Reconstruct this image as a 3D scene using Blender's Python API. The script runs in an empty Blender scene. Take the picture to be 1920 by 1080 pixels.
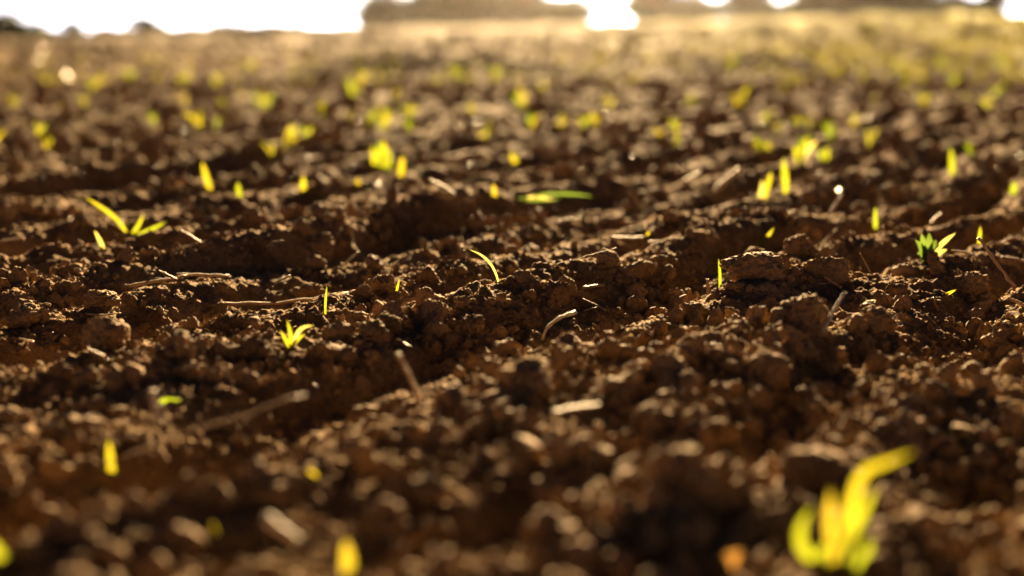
import bpy, math, random
import numpy as np

# ------------------------------------------------------------------ camera, sky, sun, exposure
SC = bpy.context.scene
W, HPX, LENS, SENS = 1920, 1080, 50.0, 36.0
FPX = W * LENS / SENS
CAM_H = 0.21
PITCH = math.atan((540 - 78) / FPX)          # flat horizon sits at row 78 of the photograph
SUN_AZ, SUN_EL = math.radians(3.6), math.radians(12)

cam_d = bpy.data.cameras.new('camera'); cam = bpy.data.objects.new('camera', cam_d)
SC.collection.objects.link(cam); SC.camera = cam
cam.location = (0, 0, CAM_H); cam.rotation_euler = (math.pi / 2 - PITCH, 0, 0)
cam_d.lens = LENS; cam_d.sensor_width = SENS; cam_d.clip_start = 0.02; cam_d.clip_end = 3000
cam_d.dof.use_dof = True; cam_d.dof.focus_distance = 1.13
cam_d.dof.aperture_fstop = 3.2; cam_d.dof.aperture_blades = 9; cam_d.dof.aperture_rotation = 0.3

wd = bpy.data.worlds.new('World'); SC.world = wd; wd.use_nodes = True
nt = wd.node_tree; nt.nodes.clear()
sky = nt.nodes.new('ShaderNodeTexSky'); sky.sky_type = 'NISHITA'; sky.sun_disc = False
sky.sun_elevation = SUN_EL; sky.sun_rotation = SUN_AZ
sky.altitude = 100; sky.air_density = 0.012; sky.dust_density = 0.05; sky.ozone_density = 0.0
bg = nt.nodes.new('ShaderNodeBackground'); bg.inputs['Strength'].default_value = 0.05
wo = nt.nodes.new('ShaderNodeOutputWorld')
nt.links.new(sky.outputs[0], bg.inputs[0]); nt.links.new(bg.outputs[0], wo.inputs[0])

sun_d = bpy.data.lights.new('sun', 'SUN'); sun = bpy.data.objects.new('sun', sun_d)
SC.collection.objects.link(sun)
sun_d.energy = 5.0; sun_d.angle = math.radians(0.5); sun_d.color = (1.0, 0.68, 0.33)
sun.rotation_euler = (-(math.pi / 2 - SUN_EL), 0, -SUN_AZ)      # lamp shines from +Y, low, towards the camera

vs = SC.view_settings
vs.view_transform = 'Standard'; vs.look = 'None'; vs.gamma = 1.0; vs.use_curve_mapping = False
vs.exposure = 4.1
SC.cycles.max_bounces = 5; SC.cycles.diffuse_bounces = 1; SC.cycles.volume_bounces = 0
SC.cycles.transmission_bounces = 3; SC.cycles.glossy_bounces = 2
SC.cycles.use_denoising = True
SC.cycles.sample_clamp_indirect = 4.0

rng = np.random.default_rng(7); random.seed(7)
C = SC.collection

# ------------------------------------------------------------------ helpers: noise
def _hash(ix, iy, seed):
    h = (ix.astype(np.int64) * 374761393 + iy.astype(np.int64) * 668265263 + seed * 974711) & 0x7fffffff
    h = ((h ^ (h >> 13)) * 1274126177) & 0x7fffffff
    h = ((h ^ (h >> 16)) * 668265263) & 0x7fffffff
    return ((h ^ (h >> 15)) & 0xffffff) / float(0xffffff)

def noise2(x, y, seed):
    ix, iy = np.floor(x), np.floor(y); fx, fy = x - ix, y - iy
    u = fx * fx * fx * (fx * (fx * 6 - 15) + 10); v = fy * fy * fy * (fy * (fy * 6 - 15) + 10)
    r = 0
    for a in (0, 1):
        for b in (0, 1):
            t = _hash(ix + a, iy + b, seed) * 2 * math.pi
            g = np.cos(t) * (fx - a) + np.sin(t) * (fy - b)
            r = r + g * (u if a else 1 - u) * (v if b else 1 - v)
    return r * 1.5

def noise3(p, seed):
    i = np.floor(p); f = p - i; w = f * f * (3 - 2 * f); r = 0
    for a in (0, 1):
        for b in (0, 1):
            for c in (0, 1):
                h = _hash(i[:, 0] + a + (i[:, 2] + c) * 57, i[:, 1] + b + (i[:, 2] + c) * 113, seed)
                r = r + h * (w[:, 0] if a else 1 - w[:, 0]) * (w[:, 1] if b else 1 - w[:, 1]) * (w[:, 2] if c else 1 - w[:, 2])
    return r * 2 - 1

def lumps(x, y, cell, seed, rmin=0.25, rmax=0.62):
    """half-buried round crumbs: highest of the jittered domes around each point"""
    gx, gy = x / cell, y / cell
    ix, iy = np.floor(gx), np.floor(gy); best = np.zeros_like(gx)
    for a in (-1, 0, 1):
        for b in (-1, 0, 1):
            cx, cy = ix + a, iy + b
            jx = cx + _hash(cx, cy, seed); jy = cy + _hash(cx, cy, seed + 1)
            q = _hash(cx, cy, seed + 2); r = rmin + (rmax - rmin) * q * q
            d2 = (gx - jx) ** 2 + (gy - jy) ** 2
            best = np.maximum(best, np.sqrt(np.maximum(r * r - d2, 0)))
    return best * cell

def sstep(a, b, t):
    t = np.clip((t - a) / (b - a), 0, 1); return t * t * (3 - 2 * t)

# ------------------------------------------------------------------ helpers: pixels to directions
cp, sp_ = math.cos(PITCH), math.sin(PITCH)
def ray(px, py):
    cx, cz = (px - 960) / FPX, (540 - py) / FPX
    return np.array([cx, cp + cz * sp_, -sp_ + cz * cp])      # y component about 1: t is about the depth

# ------------------------------------------------------------------ relief of the ploughed field
FUR = math.radians(32)
# hollows and rises seen in the photograph: pixel centre, half width, half height, metres, turn
FEAT = [
    (330, 900, 260, 60, -0.05, 1), (700, 705, 190, 34, -0.018, 1), (60, 655, 150, 32, -0.026, 1),
    (430, 560, 190, 30, -0.024, 1), (1120, 612, 130, 20, -0.022, 1), (930, 1010, 110, 50, -0.018, 1),
    (1420, 850, 110, 40, -0.012, 1), (1800, 890, 150, 80, -0.022, 1), (1830, 660, 130, 34, -0.026, 1),
    (730, 480, 130, 34, -0.013, 1), (1130, 400, 180, 34, -0.018, 1), (1740, 385, 170, 28, -0.03, 1),
    (200, 345, 330, 18, -0.034, 1), (260, 440, 330, 16, -0.026, 1), (150, 490, 200, 14, -0.02, 1),
    (1150, 325, 160, 14, -0.03, 1), (1290, 560, 90, 16, -0.016, 1),
    (900, 840, 400, 80, 0.010, 1), (1300, 720, 300, 60, 0.010, 1), (350, 700, 200, 25, 0.014, 1),
    (520, 480, 110, 20, 0.016, 1), (960, 560, 260, 26, 0.012, 1), (1500, 560, 260, 28, 0.014, 1),
    (1300, 960, 160, 40, 0.018, 1), (200, 1040, 260, 30, 0.012, 1), (850, 400, 160, 14, 0.018, 1),
    (1400, 440, 170, 20, 0.016, 1),
]
_feat = []
for px, py, rx, ry, hh, tt in FEAT:
    r = ray(px, py); t = CAM_H / -r[2]; d = t * r[1]
    _feat.append((t * r[0], d, rx * d / FPX, ry * d * d / (FPX * CAM_H), hh * 1.1))

def macro(x, y):
    yy = np.minimum(np.maximum(y, 0), 390)
    return (0.008 * yy + 0.025 * x) * sstep(5, 70, y)

def height(x, y, fine=True):
    x = np.asarray(x, float); y = np.asarray(y, float)
    z = macro(x, y)
    wx = noise2(x * 0.9, y * 0.9, 3) * 0.08 + noise2(x * 4, y * 4, 4) * 0.022
    p = -x * math.cos(FUR) + y * math.sin(FUR) + wx
    q = x * math.sin(FUR) + y * math.cos(FUR)
    fade = 1 - sstep(25, 80, y)
    a = 0.9 + 0.5 * noise2(q * 0.9, p * 2.0, 5)
    fr = np.sin(2 * math.pi * p / 0.14); fr = fr + 0.25 * np.sin(4 * math.pi * p / 0.14 + 1.0)
    z = z + 0.0135 * a * fr * fade * (0.45 + 0.6 * sstep(0.95, 1.6, y))
    for fx, fy, rx, ry, hh in _feat:
        dx, dy = x - fx, y - fy
        dy = dy - 1.3 * dx                          # lie along the furrows
        z = z + hh * np.exp(-(dx / rx) ** 2 - (dy / ry) ** 2)
    fade = fade * (0.5 + 0.5 * sstep(0.8, 1.3, y))
    z = z + fade * (0.007 * noise2(x * 3.1, y * 3.1, 11) + 0.006 * noise2(x * 8, y * 8, 12) + 0.005 * noise2(x * 19, y * 19, 13) + 0.003 * noise2(x * 45, y * 45, 15))
    z = z + 0.08 * noise2(x * 0.2, y * 0.2, 14) * sstep(4, 12, y)
    for lam, y0, y1, sd in ((0.8, 6, 12, 16), (2.6, 24, 45, 17), (8.0, 90, 150, 18)):      # uneven ground added further out to put the far field in shade
        on = sstep(y0, y1, y)
        if np.any(on > 0): z = z + on * 0.14 * lam * noise2(p / lam, q * 0.3 / lam, sd)
    if fine:
        near = 1 - sstep(3.5, 9, np.hypot(x, y))
        lx = x + 0.008 * noise2(x * 60, y * 60, 21); ly = y + 0.008 * noise2(x * 60, y * 60, 22)
        dens = np.clip(0.75 + 0.9 * noise2(x * 6, y * 6, 23), 0.1, 1.3)
        z = z + near * dens * (0.2 * lumps(lx, ly, 0.042, 31) + 0.30 * lumps(lx, ly, 0.019, 41))
        nn = 1 - sstep(1.8, 3.2, np.hypot(x, y))
        z = z + nn * (0.6 * lumps(lx, ly, 0.0085, 51) + 0.0012 * noise2(x * 260, y * 260, 61))
    return z

def ground_hit(px, py, fine=True):
    r = ray(px, py)
    t = np.exp(np.linspace(math.log(0.3), math.log(380), 2600))
    g = r[2] * t + CAM_H - height(r[0] * t, r[1] * t, fine)
    k = int(np.argmax(g < 0)) if (g < 0).any() else len(t) - 1
    return np.array([r[0] * t[k], r[1] * t[k], CAM_H + r[2] * t[k]])

def at_depth(px, py, depth):
    r = ray(px, py); t = depth / r[1]
    return np.array([r[0] * t, depth, CAM_H + r[2] * t])

def gz(x, y, fine=True):
    return float(height(np.array([x]), np.array([y]), fine)[0])

# ------------------------------------------------------------------ helpers: materials
def mat(name):
    m = bpy.data.materials.new(name); m.use_nodes = True; m.node_tree.nodes.clear()
    return m, m.node_tree
def N(nt, t, **k):
    n = nt.nodes.new(t)
    for a, v in k.items(): setattr(n, a, v)
    return n
def ramp(nt, stops):
    r = N(nt, 'ShaderNodeValToRGB'); e = r.color_ramp.elements
    while len(e) < len(stops): e.new(0.5)
    for el, (p, c) in zip(e, stops): el.position = p; el.color = (*c, 1)
    return r

def soil_material(name, dark, light, bump=1.0, field=False, rough=0.9, spec=0.02):
    m, nt = mat(name); L = nt.links.new
    geo = N(nt, 'ShaderNodeNewGeometry')
    n1 = N(nt, 'ShaderNodeTexNoise'); n1.inputs['Scale'].default_value = 26; n1.inputs['Detail'].default_value = 6
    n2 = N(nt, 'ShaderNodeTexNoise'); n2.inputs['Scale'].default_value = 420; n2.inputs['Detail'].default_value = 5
    vor = N(nt, 'ShaderNodeTexVoronoi'); vor.inputs['Scale'].default_value = 330
    for n in (n1, n2, vor): L(geo.outputs['Position'], n.inputs['Vector'])
    r1 = ramp(nt, [(0.3, dark), (0.7, light)]); L(n1.outputs['Fac'], r1.inputs[0])
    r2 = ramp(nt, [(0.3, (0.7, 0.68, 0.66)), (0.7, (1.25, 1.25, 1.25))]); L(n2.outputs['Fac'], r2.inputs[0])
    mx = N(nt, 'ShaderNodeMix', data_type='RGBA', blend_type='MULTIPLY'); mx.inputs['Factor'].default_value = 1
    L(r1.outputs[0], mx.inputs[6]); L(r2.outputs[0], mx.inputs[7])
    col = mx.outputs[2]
    if field:      # the young crop tints the far field on its right side
        sx = N(nt, 'ShaderNodeSeparateXYZ'); L(geo.outputs['Position'], sx.inputs[0])
        mr = N(nt, 'ShaderNodeMapRange'); mr.inputs[1].default_value = 12; mr.inputs[2].default_value = 90
        L(sx.outputs[1], mr.inputs[0])
        dv = N(nt, 'ShaderNodeMath', operation='DIVIDE'); L(sx.outputs[0], dv.inputs[0]); L(sx.outputs[1], dv.inputs[1])
        m2 = N(nt, 'ShaderNodeMapRange'); m2.inputs[1].default_value = -0.05; m2.inputs[2].default_value = 0.38
        L(dv.outputs[0], m2.inputs[0])
        mm = N(nt, 'ShaderNodeMath', operation='MULTIPLY'); L(mr.outputs[0], mm.inputs[0]); L(m2.outputs[0], mm.inputs[1])
        n3 = N(nt, 'ShaderNodeTexNoise'); n3.inputs['Scale'].default_value = 0.12; n3.inputs['Detail'].default_value = 4
        L(geo.outputs['Position'], n3.inputs['Vector'])
        mm2 = N(nt, 'ShaderNodeMath', operation='MULTIPLY'); L(mm.outputs[0], mm2.inputs[0]); L(n3.outputs['Fac'], mm2.inputs[1])
        m4 = N(nt, 'ShaderNodeMath', operation='MULTIPLY', use_clamp=True); L(mm2.outputs[0], m4.inputs[0]); m4.inputs[1].default_value = 2.2; mm2 = m4
        m3 = N(nt, 'ShaderNodeMix', data_type='RGBA'); L(mm2.outputs[0], m3.inputs['Factor']); L(col, m3.inputs[6])
        m3.inputs[7].default_value = (0.27, 0.27, 0.03, 1); col = m3.outputs[2]
    b = N(nt, 'ShaderNodeBsdfPrincipled')
    L(col, b.inputs['Base Color']); b.inputs['Roughness'].default_value = rough
    b.inputs['Specular IOR Level'].default_value = spec; b.inputs['Diffuse Roughness'].default_value = 0.3
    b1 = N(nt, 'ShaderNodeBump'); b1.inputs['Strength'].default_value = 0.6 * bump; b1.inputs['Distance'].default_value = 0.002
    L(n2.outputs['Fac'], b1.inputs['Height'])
    b2 = N(nt, 'ShaderNodeBump'); b2.inputs['Strength'].default_value = 0.5 * bump; b2.inputs['Distance'].default_value = 0.002
    b2.invert = True
    L(vor.outputs['Distance'], b2.inputs['Height']); L(b1.outputs[0], b2.inputs['Normal'])
    L(b2.outputs[0], b.inputs['Normal'])
    o = N(nt, 'ShaderNodeOutputMaterial'); L(b.outputs[0], o.inputs[0])
    return m

def leaf_material(name, refl, trans, mixf=0.6, rough=0.4, vary=False):
    m, nt = mat(name); L = nt.links.new
    geo = N(nt, 'ShaderNodeNewGeometry')
    n1 = N(nt, 'ShaderNodeTexNoise'); n1.inputs['Scale'].default_value = 90; L(geo.outputs['Position'], n1.inputs['Vector'])
    r = ramp(nt, [(0.3, (0.75, 0.8, 0.7)), (0.7, (1.15, 1.1, 1.2))]); L(n1.outputs['Fac'], r.inputs[0])
    oi = N(nt, 'ShaderNodeObjectInfo'); r3 = ramp(nt, [(0.0, (0.6, 0.86, 0.9)), (0.45, (1.0, 1.0, 1.0)), (1.0, (1.3, 1.0, 1.0))])
    L(oi.outputs['Random'], r3.inputs[0])
    def tint(c):
        if vary:
            y = N(nt, 'ShaderNodeMix', data_type='RGBA', blend_type='MULTIPLY'); y.inputs['Factor'].default_value = 1
            y.inputs[6].default_value = (*c, 1); L(r3.outputs[0], y.inputs[7])
            x = N(nt, 'ShaderNodeMix', data_type='RGBA', blend_type='MULTIPLY'); x.inputs['Factor'].default_value = 1
            L(y.outputs[2], x.inputs[6]); L(r.outputs[0], x.inputs[7]); return x.outputs[2]
        x = N(nt, 'ShaderNodeMix', data_type='RGBA', blend_type='MULTIPLY'); x.inputs['Factor'].default_value = 1
        x.inputs[6].default_value = (*c, 1); L(r.outputs[0], x.inputs[7]); return x.outputs[2]
    b = N(nt, 'ShaderNodeBsdfPrincipled'); L(tint(refl), b.inputs['Base Color']); b.inputs['Roughness'].default_value = rough
    t = N(nt, 'ShaderNodeBsdfTranslucent'); L(tint(trans), t.inputs['Color'])
    x = N(nt, 'ShaderNodeMixShader'); x.inputs[0].default_value = mixf
    L(b.outputs[0], x.inputs[1]); L(t.outputs[0], x.inputs[2])
    o = N(nt, 'ShaderNodeOutputMaterial'); L(x.outputs[0], o.inputs[0])
    return m

def straw_material(name, a, b_, rough=0.45, spec=0.5):
    m, nt = mat(name); L = nt.links.new
    tc = N(nt, 'ShaderNodeTexCoord'); mp = N(nt, 'ShaderNodeMapping'); mp.inputs['Scale'].default_value = (300, 300, 300)
    L(tc.outputs['Object'], mp.inputs[0])
    n1 = N(nt, 'ShaderNodeTexNoise'); n1.inputs['Scale'].default_value = 1.0; n1.inputs['Detail'].default_value = 4
    L(mp.outputs[0], n1.inputs['Vector'])
    r = ramp(nt, [(0.3, a), (0.7, b_)]); L(n1.outputs['Fac'], r.inputs[0])
    b = N(nt, 'ShaderNodeBsdfPrincipled'); L(r.outputs[0], b.inputs['Base Color'])
    b.inputs['Roughness'].default_value = rough; b.inputs['Specular IOR Level'].default_value = spec
    bp = N(nt, 'ShaderNodeBump'); bp.inputs['Strength'].default_value = 0.4; bp.inputs['Distance'].default_value = 0.0006
    L(n1.outputs['Fac'], bp.inputs['Height']); L(bp.outputs[0], b.inputs['Normal'])
    o = N(nt, 'ShaderNodeOutputMaterial'); L(b.outputs[0], o.inputs[0])
    return m

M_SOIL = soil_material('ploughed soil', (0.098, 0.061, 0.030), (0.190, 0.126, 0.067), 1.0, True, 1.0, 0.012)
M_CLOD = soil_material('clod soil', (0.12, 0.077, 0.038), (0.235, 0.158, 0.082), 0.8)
M_LEAF = leaf_material('young leaf', (0.0495, 0.0701, 0.0091), (0.1031, 0.1196, 0.0057), 0.6, vary=True)
M_CROP = leaf_material('crop leaf', (0.0660, 0.0690, 0.0090), (0.1020, 0.0990, 0.0060), 0.5)
M_YEL = leaf_material('yellowing leaf', (0.0825, 0.0701, 0.0124), (0.1237, 0.1072, 0.0074), 0.6)
M_PALE = leaf_material('pale shoot', (0.1658, 0.1658, 0.0638), (0.2167, 0.2100, 0.0577), 0.5, 0.3)
M_GREEN = leaf_material('green weed leaf', (0.0266, 0.0476, 0.0105), (0.0630, 0.1050, 0.0154), 0.4, 0.25)
M_STRAW = straw_material('straw', (0.1716, 0.1131, 0.0663), (0.2652, 0.1872, 0.1170), 0.65, 0.15)
M_PSTRAW = straw_material('bleached straw', (0.2153, 0.1778, 0.1310), (0.3182, 0.2668, 0.2059), 0.7, 0.1)
M_GREY = straw_material('weathered straw', (0.1560, 0.1404, 0.1170), (0.2652, 0.2418, 0.2106), 0.55, 0.2)
M_ORANGE = leaf_material('dry orange leaf', (0.0900, 0.0540, 0.0228), (0.0990, 0.0540, 0.0132), 0.5)
M_PEB = straw_material('pale pebble', (0.1600, 0.1320, 0.1000), (0.2240, 0.1920, 0.1520), 0.45, 0.3)
M_TREE = leaf_material('tree leaves', (0.0245, 0.0350, 0.0070), (0.0280, 0.0420, 0.0056), 0.3, 0.7)
M_BARK = straw_material('bark', (0.06, 0.045, 0.03), (0.12, 0.09, 0.06), 0.9, 0.2)

# ------------------------------------------------------------------ helpers: objects
def mesh(name, v, f, smooth=True):
    me = bpy.data.meshes.new(name); me.from_pydata([tuple(map(float, a)) for a in v], [], f)
    if smooth: me.polygons.foreach_set('use_smooth', [True] * len(me.polygons))
    me.update(); return me
def obj(name, me, m, parent=None, loc=(0, 0, 0)):
    o = bpy.data.objects.new(name, me); C.objects.link(o); o.location = loc
    if m and not me.materials: me.materials.append(m)
    if parent: o.parent = parent
    return o
def tag(o, label, cat, group=None):
    o['label'] = label; o['category'] = cat
    if group: o['group'] = group
    return o
def thing(name, label, cat, loc, group=None):
    return tag_empty(bpy.data.objects.new(name, None), label, cat, loc, group)
def tag_empty(o, label, cat, loc, group):
    C.objects.link(o); o.location = tuple(map(float, loc)); o.empty_display_size = 0.02
    return tag(o, label, cat, group)

# ------------------------------------------------------------------ the ground, one sheet to the horizon
def build_ground():
    ys = [-20, -8, -3, -1.2, -0.5, -0.2, 0, 0.12, 0.2, 0.26, 0.3]
    y = 0.3
    while y < 620:
        k = 0.0042 if y < 0.45 else 0.0021 if y < 3 else 0.0065 if y < 150 else 0.012
        y *= 1 + k; ys.append(y)
    ys = np.array(ys)
    core = np.linspace(-1, 1, 560)
    off = np.concatenate([[0.006, 0.014, 0.03], np.geomspace(0.05, 420, 26)])
    hw = np.maximum(0.44 * ys, 0.18)
    X = np.concatenate([-(hw[:, None] + off[::-1][None, :]), hw[:, None] * core[None, :], hw[:, None] + off[None, :]], 1)
    Y = np.repeat(ys[:, None], X.shape[1], 1)
    Z = height(X.ravel(), Y.ravel()).reshape(X.shape)
    nr, nc = X.shape
    me = bpy.data.meshes.new('ground')
    co = np.stack([X, Y, Z], -1).astype(np.float32).ravel()
    i = np.arange(nr * nc).reshape(nr, nc)
    q = np.stack([i[:-1, :-1], i[:-1, 1:], i[1:, 1:], i[1:, :-1]], -1).reshape(-1, 4)
    me.vertices.add(nr * nc); me.vertices.foreach_set('co', co)
    me.loops.add(q.size); me.loops.foreach_set('vertex_index', q.ravel().astype(np.int32))
    me.polygons.add(len(q)); me.polygons.foreach_set('loop_start', np.arange(0, q.size, 4, dtype=np.int32))
    me.polygons.foreach_set('use_smooth', np.ones(len(q), bool))
    me.update(calc_edges=True)
    g = obj('ground', me, M_SOIL); g['kind'] = 'structure'
    return g
build_ground()

# ------------------------------------------------------------------ distant trees
def tree_meshes(k):
    r = np.random.default_rng(100 + k); v, f = [], []
    lobes = [(r.normal(0, 0.19), r.normal(0, 0.19), 0.10 + 0.74 * r.random(), 0.14 + 0.13 * r.random()) for _ in range(20)]
    lobes += [(0, 0, 0.5, 0.32), (0, 0, 0.82, 0.17), (0.1, 0, 0.16, 0.24), (-0.1, 0.05, 0.16, 0.24), (0, 0, 0.3, 0.3)]
    for _ in range(2200):
        lx, ly, lz, lr = lobes[r.integers(len(lobes))]
        d = r.normal(size=3); d /= np.linalg.norm(d)
        c = np.array([lx, ly, lz]) + d * lr * (0.35 + 0.7 * r.random() ** 0.6)
        if c[2] < 0.01: c[2] = 0.01 + 0.1 * r.random()
        a = r.normal(size=3); a /= np.linalg.norm(a); b = np.cross(a, r.normal(size=3)); b /= np.linalg.norm(b)
        s = 0.03 + 0.04 * r.random(); n = len(v)
        v += [c - a * s, c + b * s * 0.7, c + a * s, c - b * s * 0.7]; f.append((n, n + 1, n + 2, n + 3))
    crown = mesh('crown', v, f, False)
    tv, tf = [], []
    def limb(p, q, r0, r1):
        p, q = np.array(p, float), np.array(q, float); d = q - p; d /= np.linalg.norm(d)
        a = np.cross(d, [0.3, 0.9, 0.1]); a /= np.linalg.norm(a); b = np.cross(d, a); n = len(tv)
        for c, rr in ((p, r0), (q, r1)):
            for j in range(6):
                t = j * math.pi / 3; tv.append(c + (a * math.cos(t) + b * math.sin(t)) * rr)
        for j in range(6): tf.append((n + j, n + (j + 1) % 6, n + 6 + (j + 1) % 6, n + 6 + j))
    limb((0, 0, -0.06), (0.01, 0, 0.35), 0.03, 0.022); limb((0.01, 0, 0.35), (0, 0.01, 0.85), 0.022, 0.006)
    for lx, ly, lz, lr in lobes[:7]: limb((0.005, 0, 0.1 + 0.6 * lz), (lx, ly, lz), 0.012, 0.004)
    return crown, mesh('trunk', tv, tf)
TREES = [tree_meshes(k) for k in range(5)]

# pixel x, top row, width in pixels, depth m, label
TR = [
    (5, 36, 70, 300, 'round dark tree at the far left end of the skyline'),
    (38, 48, 56, 300, 'smaller dark bush leaning on the round tree at the far left'),
    (70, 62, 50, 305, 'low bush tailing off from the far left tree towards the gap'),
    (153, 52, 24, 310, 'slim lone bush on the left skyline nearest the far left trees'),
    (212, 64, 50, 330, 'very low scrub patch between the slim bush and the square bush'),
    (288, 44, 42, 310, 'square dark bush standing highest on the open left skyline'),
    (372, 63, 70, 330, 'low hazy bush just right of the square bush'),
    (460, 58, 60, 330, 'first of two broad hazy bushes midway along the left skyline'),
    (520, 58, 60, 332, 'second of two broad hazy bushes midway along the left skyline'),
    (590, 64, 70, 335, 'lowest hazy bush at the end of the left skyline before the wood'),
    (650, 62, 50, 335, 'faint low bush beside the step up to the central wood'),
    (115, 70, 60, 330, 'flat scrub patch filling the gap before the slim lone bush'),
    (250, 68, 60, 332, 'flat scrub patch leaning on the left side of the square bush'),
    (330, 68, 60, 332, 'flat scrub patch leaning on the right side of the square bush'),
    (415, 66, 60, 334, 'flat scrub patch before the first broad hazy bush'),
    (704, 10, 40, 345, 'front tree at the left edge of the central wood'),
    (735, 6, 44, 350, 'second tree from the left edge of the central wood'),
    (772, 24, 50, 352, 'lower tree forming a dip in the central wood'),
    (812, 0, 56, 355, 'tall tree behind the dip of the central wood'),
    (856, -22, 60, 358, 'taller broad tree in the left half of the central wood'),
    (905, -14, 62, 360, 'broadest high tree at the middle of the central wood'),
    (955, 4, 60, 358, 'broad tree right of the middle of the central wood'),
    (1000, 4, 54, 356, 'medium tree in the right half of the central wood'),
    (1040, 20, 50, 354, 'lower tree near the bright gap in the central wood'),
    (1078, 16, 44, 352, 'last tree of the central wood beside the bright gap'),
    (1205, -12, 50, 345, 'tall hazy tree just right of the bright gap'),
    (1240, -4, 44, 347, 'second hazy tree right of the bright gap'),
    (1275, 12, 44, 348, 'lower hazy tree third from the bright gap'),
    (1318, 22, 44, 350, 'low bush between the hazy trees and the lone tree'),
    (1385, -8, 56, 345, 'lone rounded tree between two low stretches of skyline'),
    (1432, 22, 44, 350, 'low bush right of the lone rounded tree'),
    (1470, 24, 40, 352, 'lowest bush before the dark right wood'),
    (1506, 4, 44, 335, 'first tree of the dark right wood'),
    (1548, -12, 54, 332, 'second tall tree of the dark right wood'),
    (1592, -22, 60, 330, 'third and densest tree of the dark right wood'),
    (1640, -18, 56, 330, 'fourth tall tree of the dark right wood'),
    (1684, -6, 52, 330, 'fifth tree of the dark right wood where it starts to fall'),
    (1724, 6, 46, 330, 'sixth lower tree of the dark right wood'),
    (1762, 10, 44, 330, 'seventh low tree of the dark right wood'),
    (1794, 18, 40, 330, 'last small bush of the dark right wood'),
    (1845, 2, 42, 325, 'pointed lone tree near the right end of the skyline'),
]
for k, (px, top, wpx, dep, lab) in enumerate(TR):
    top -= 16 if px < 680 else 26; wpx *= 1.4
    x = (px - 960) / FPX * dep; z0 = float(macro(np.array([x]), np.array([dep]))[0])
    ztop = at_depth(px, top, dep)[2]; hgt = max(ztop - z0, 1.2); wid = wpx * dep / FPX
    e = thing('tree' if hgt > 3.5 else 'bush', lab, 'tree' if hgt > 3.5 else 'bush', (x, dep, z0), 'trees and bushes along the far edge of the field')
    cr, tk = TREES[k % 5]
    for nm, me, m in (('crown', cr, M_TREE), ('trunk', tk, M_BARK)):
        o = obj(nm, me, m, e); o.scale = (wid / 0.72, wid / 0.72, hgt / 1.0); o.rotation_euler = (0, 0, k * 1.7)

# ------------------------------------------------------------------ clods
def ico(sub):
    import bmesh
    bm = bmesh.new(); bmesh.ops.create_icosphere(bm, subdivisions=sub, radius=1)
    v = np.array([a.co[:] for a in bm.verts]); f = [[a.index for a in q.verts] for q in bm.faces]; bm.free()
    return v, f
ICO = {s: ico(s) for s in (3, 4, 5)}
def clod_mesh(k, sub, rough=1.0, cuts=5):
    cuts = cuts + 4
    r = np.random.default_rng(500 + k); v, f = ICO[sub]; p = v.copy()
    o = r.random(3) * 40
    d = 1 + 0.30 * noise3(p * 1.3 + o, k) + 0.16 * noise3(p * 3.1 + o, k + 1)
    p = p * d[:, None]
    for _ in range(cuts):                        # broken faces
        n = r.normal(size=3); n /= np.linalg.norm(n); h = 0.48 + 0.4 * r.random()
        s = p @ n; m = s > h; p[m] -= np.outer((s[m] - h) * 0.8, n)
    nrm = p / np.linalg.norm(p, axis=1)[:, None]
    p += nrm * rough * (0.09 * noise3(p * 6 + o, k + 2) + 0.055 * np.abs(noise3(p * 12 + o, k + 3)) + 0.03 * noise3(p * 25 + o, k + 4))[:, None]
    p *= np.array([1, 0.7 + 0.4 * r.random(), 0.55 + 0.45 * r.random()])
    return mesh('clod', p, f, sub > 3)
CL_BIG = [clod_mesh(k, 5, 1.7, 6) for k in range(7)]
CL_MID = [clod_mesh(20 + k, 4, 1.6, 4) for k in range(10)]
CL_SM = [clod_mesh(50 + k, 3, 1.4, 6) for k in range(8)]

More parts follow.
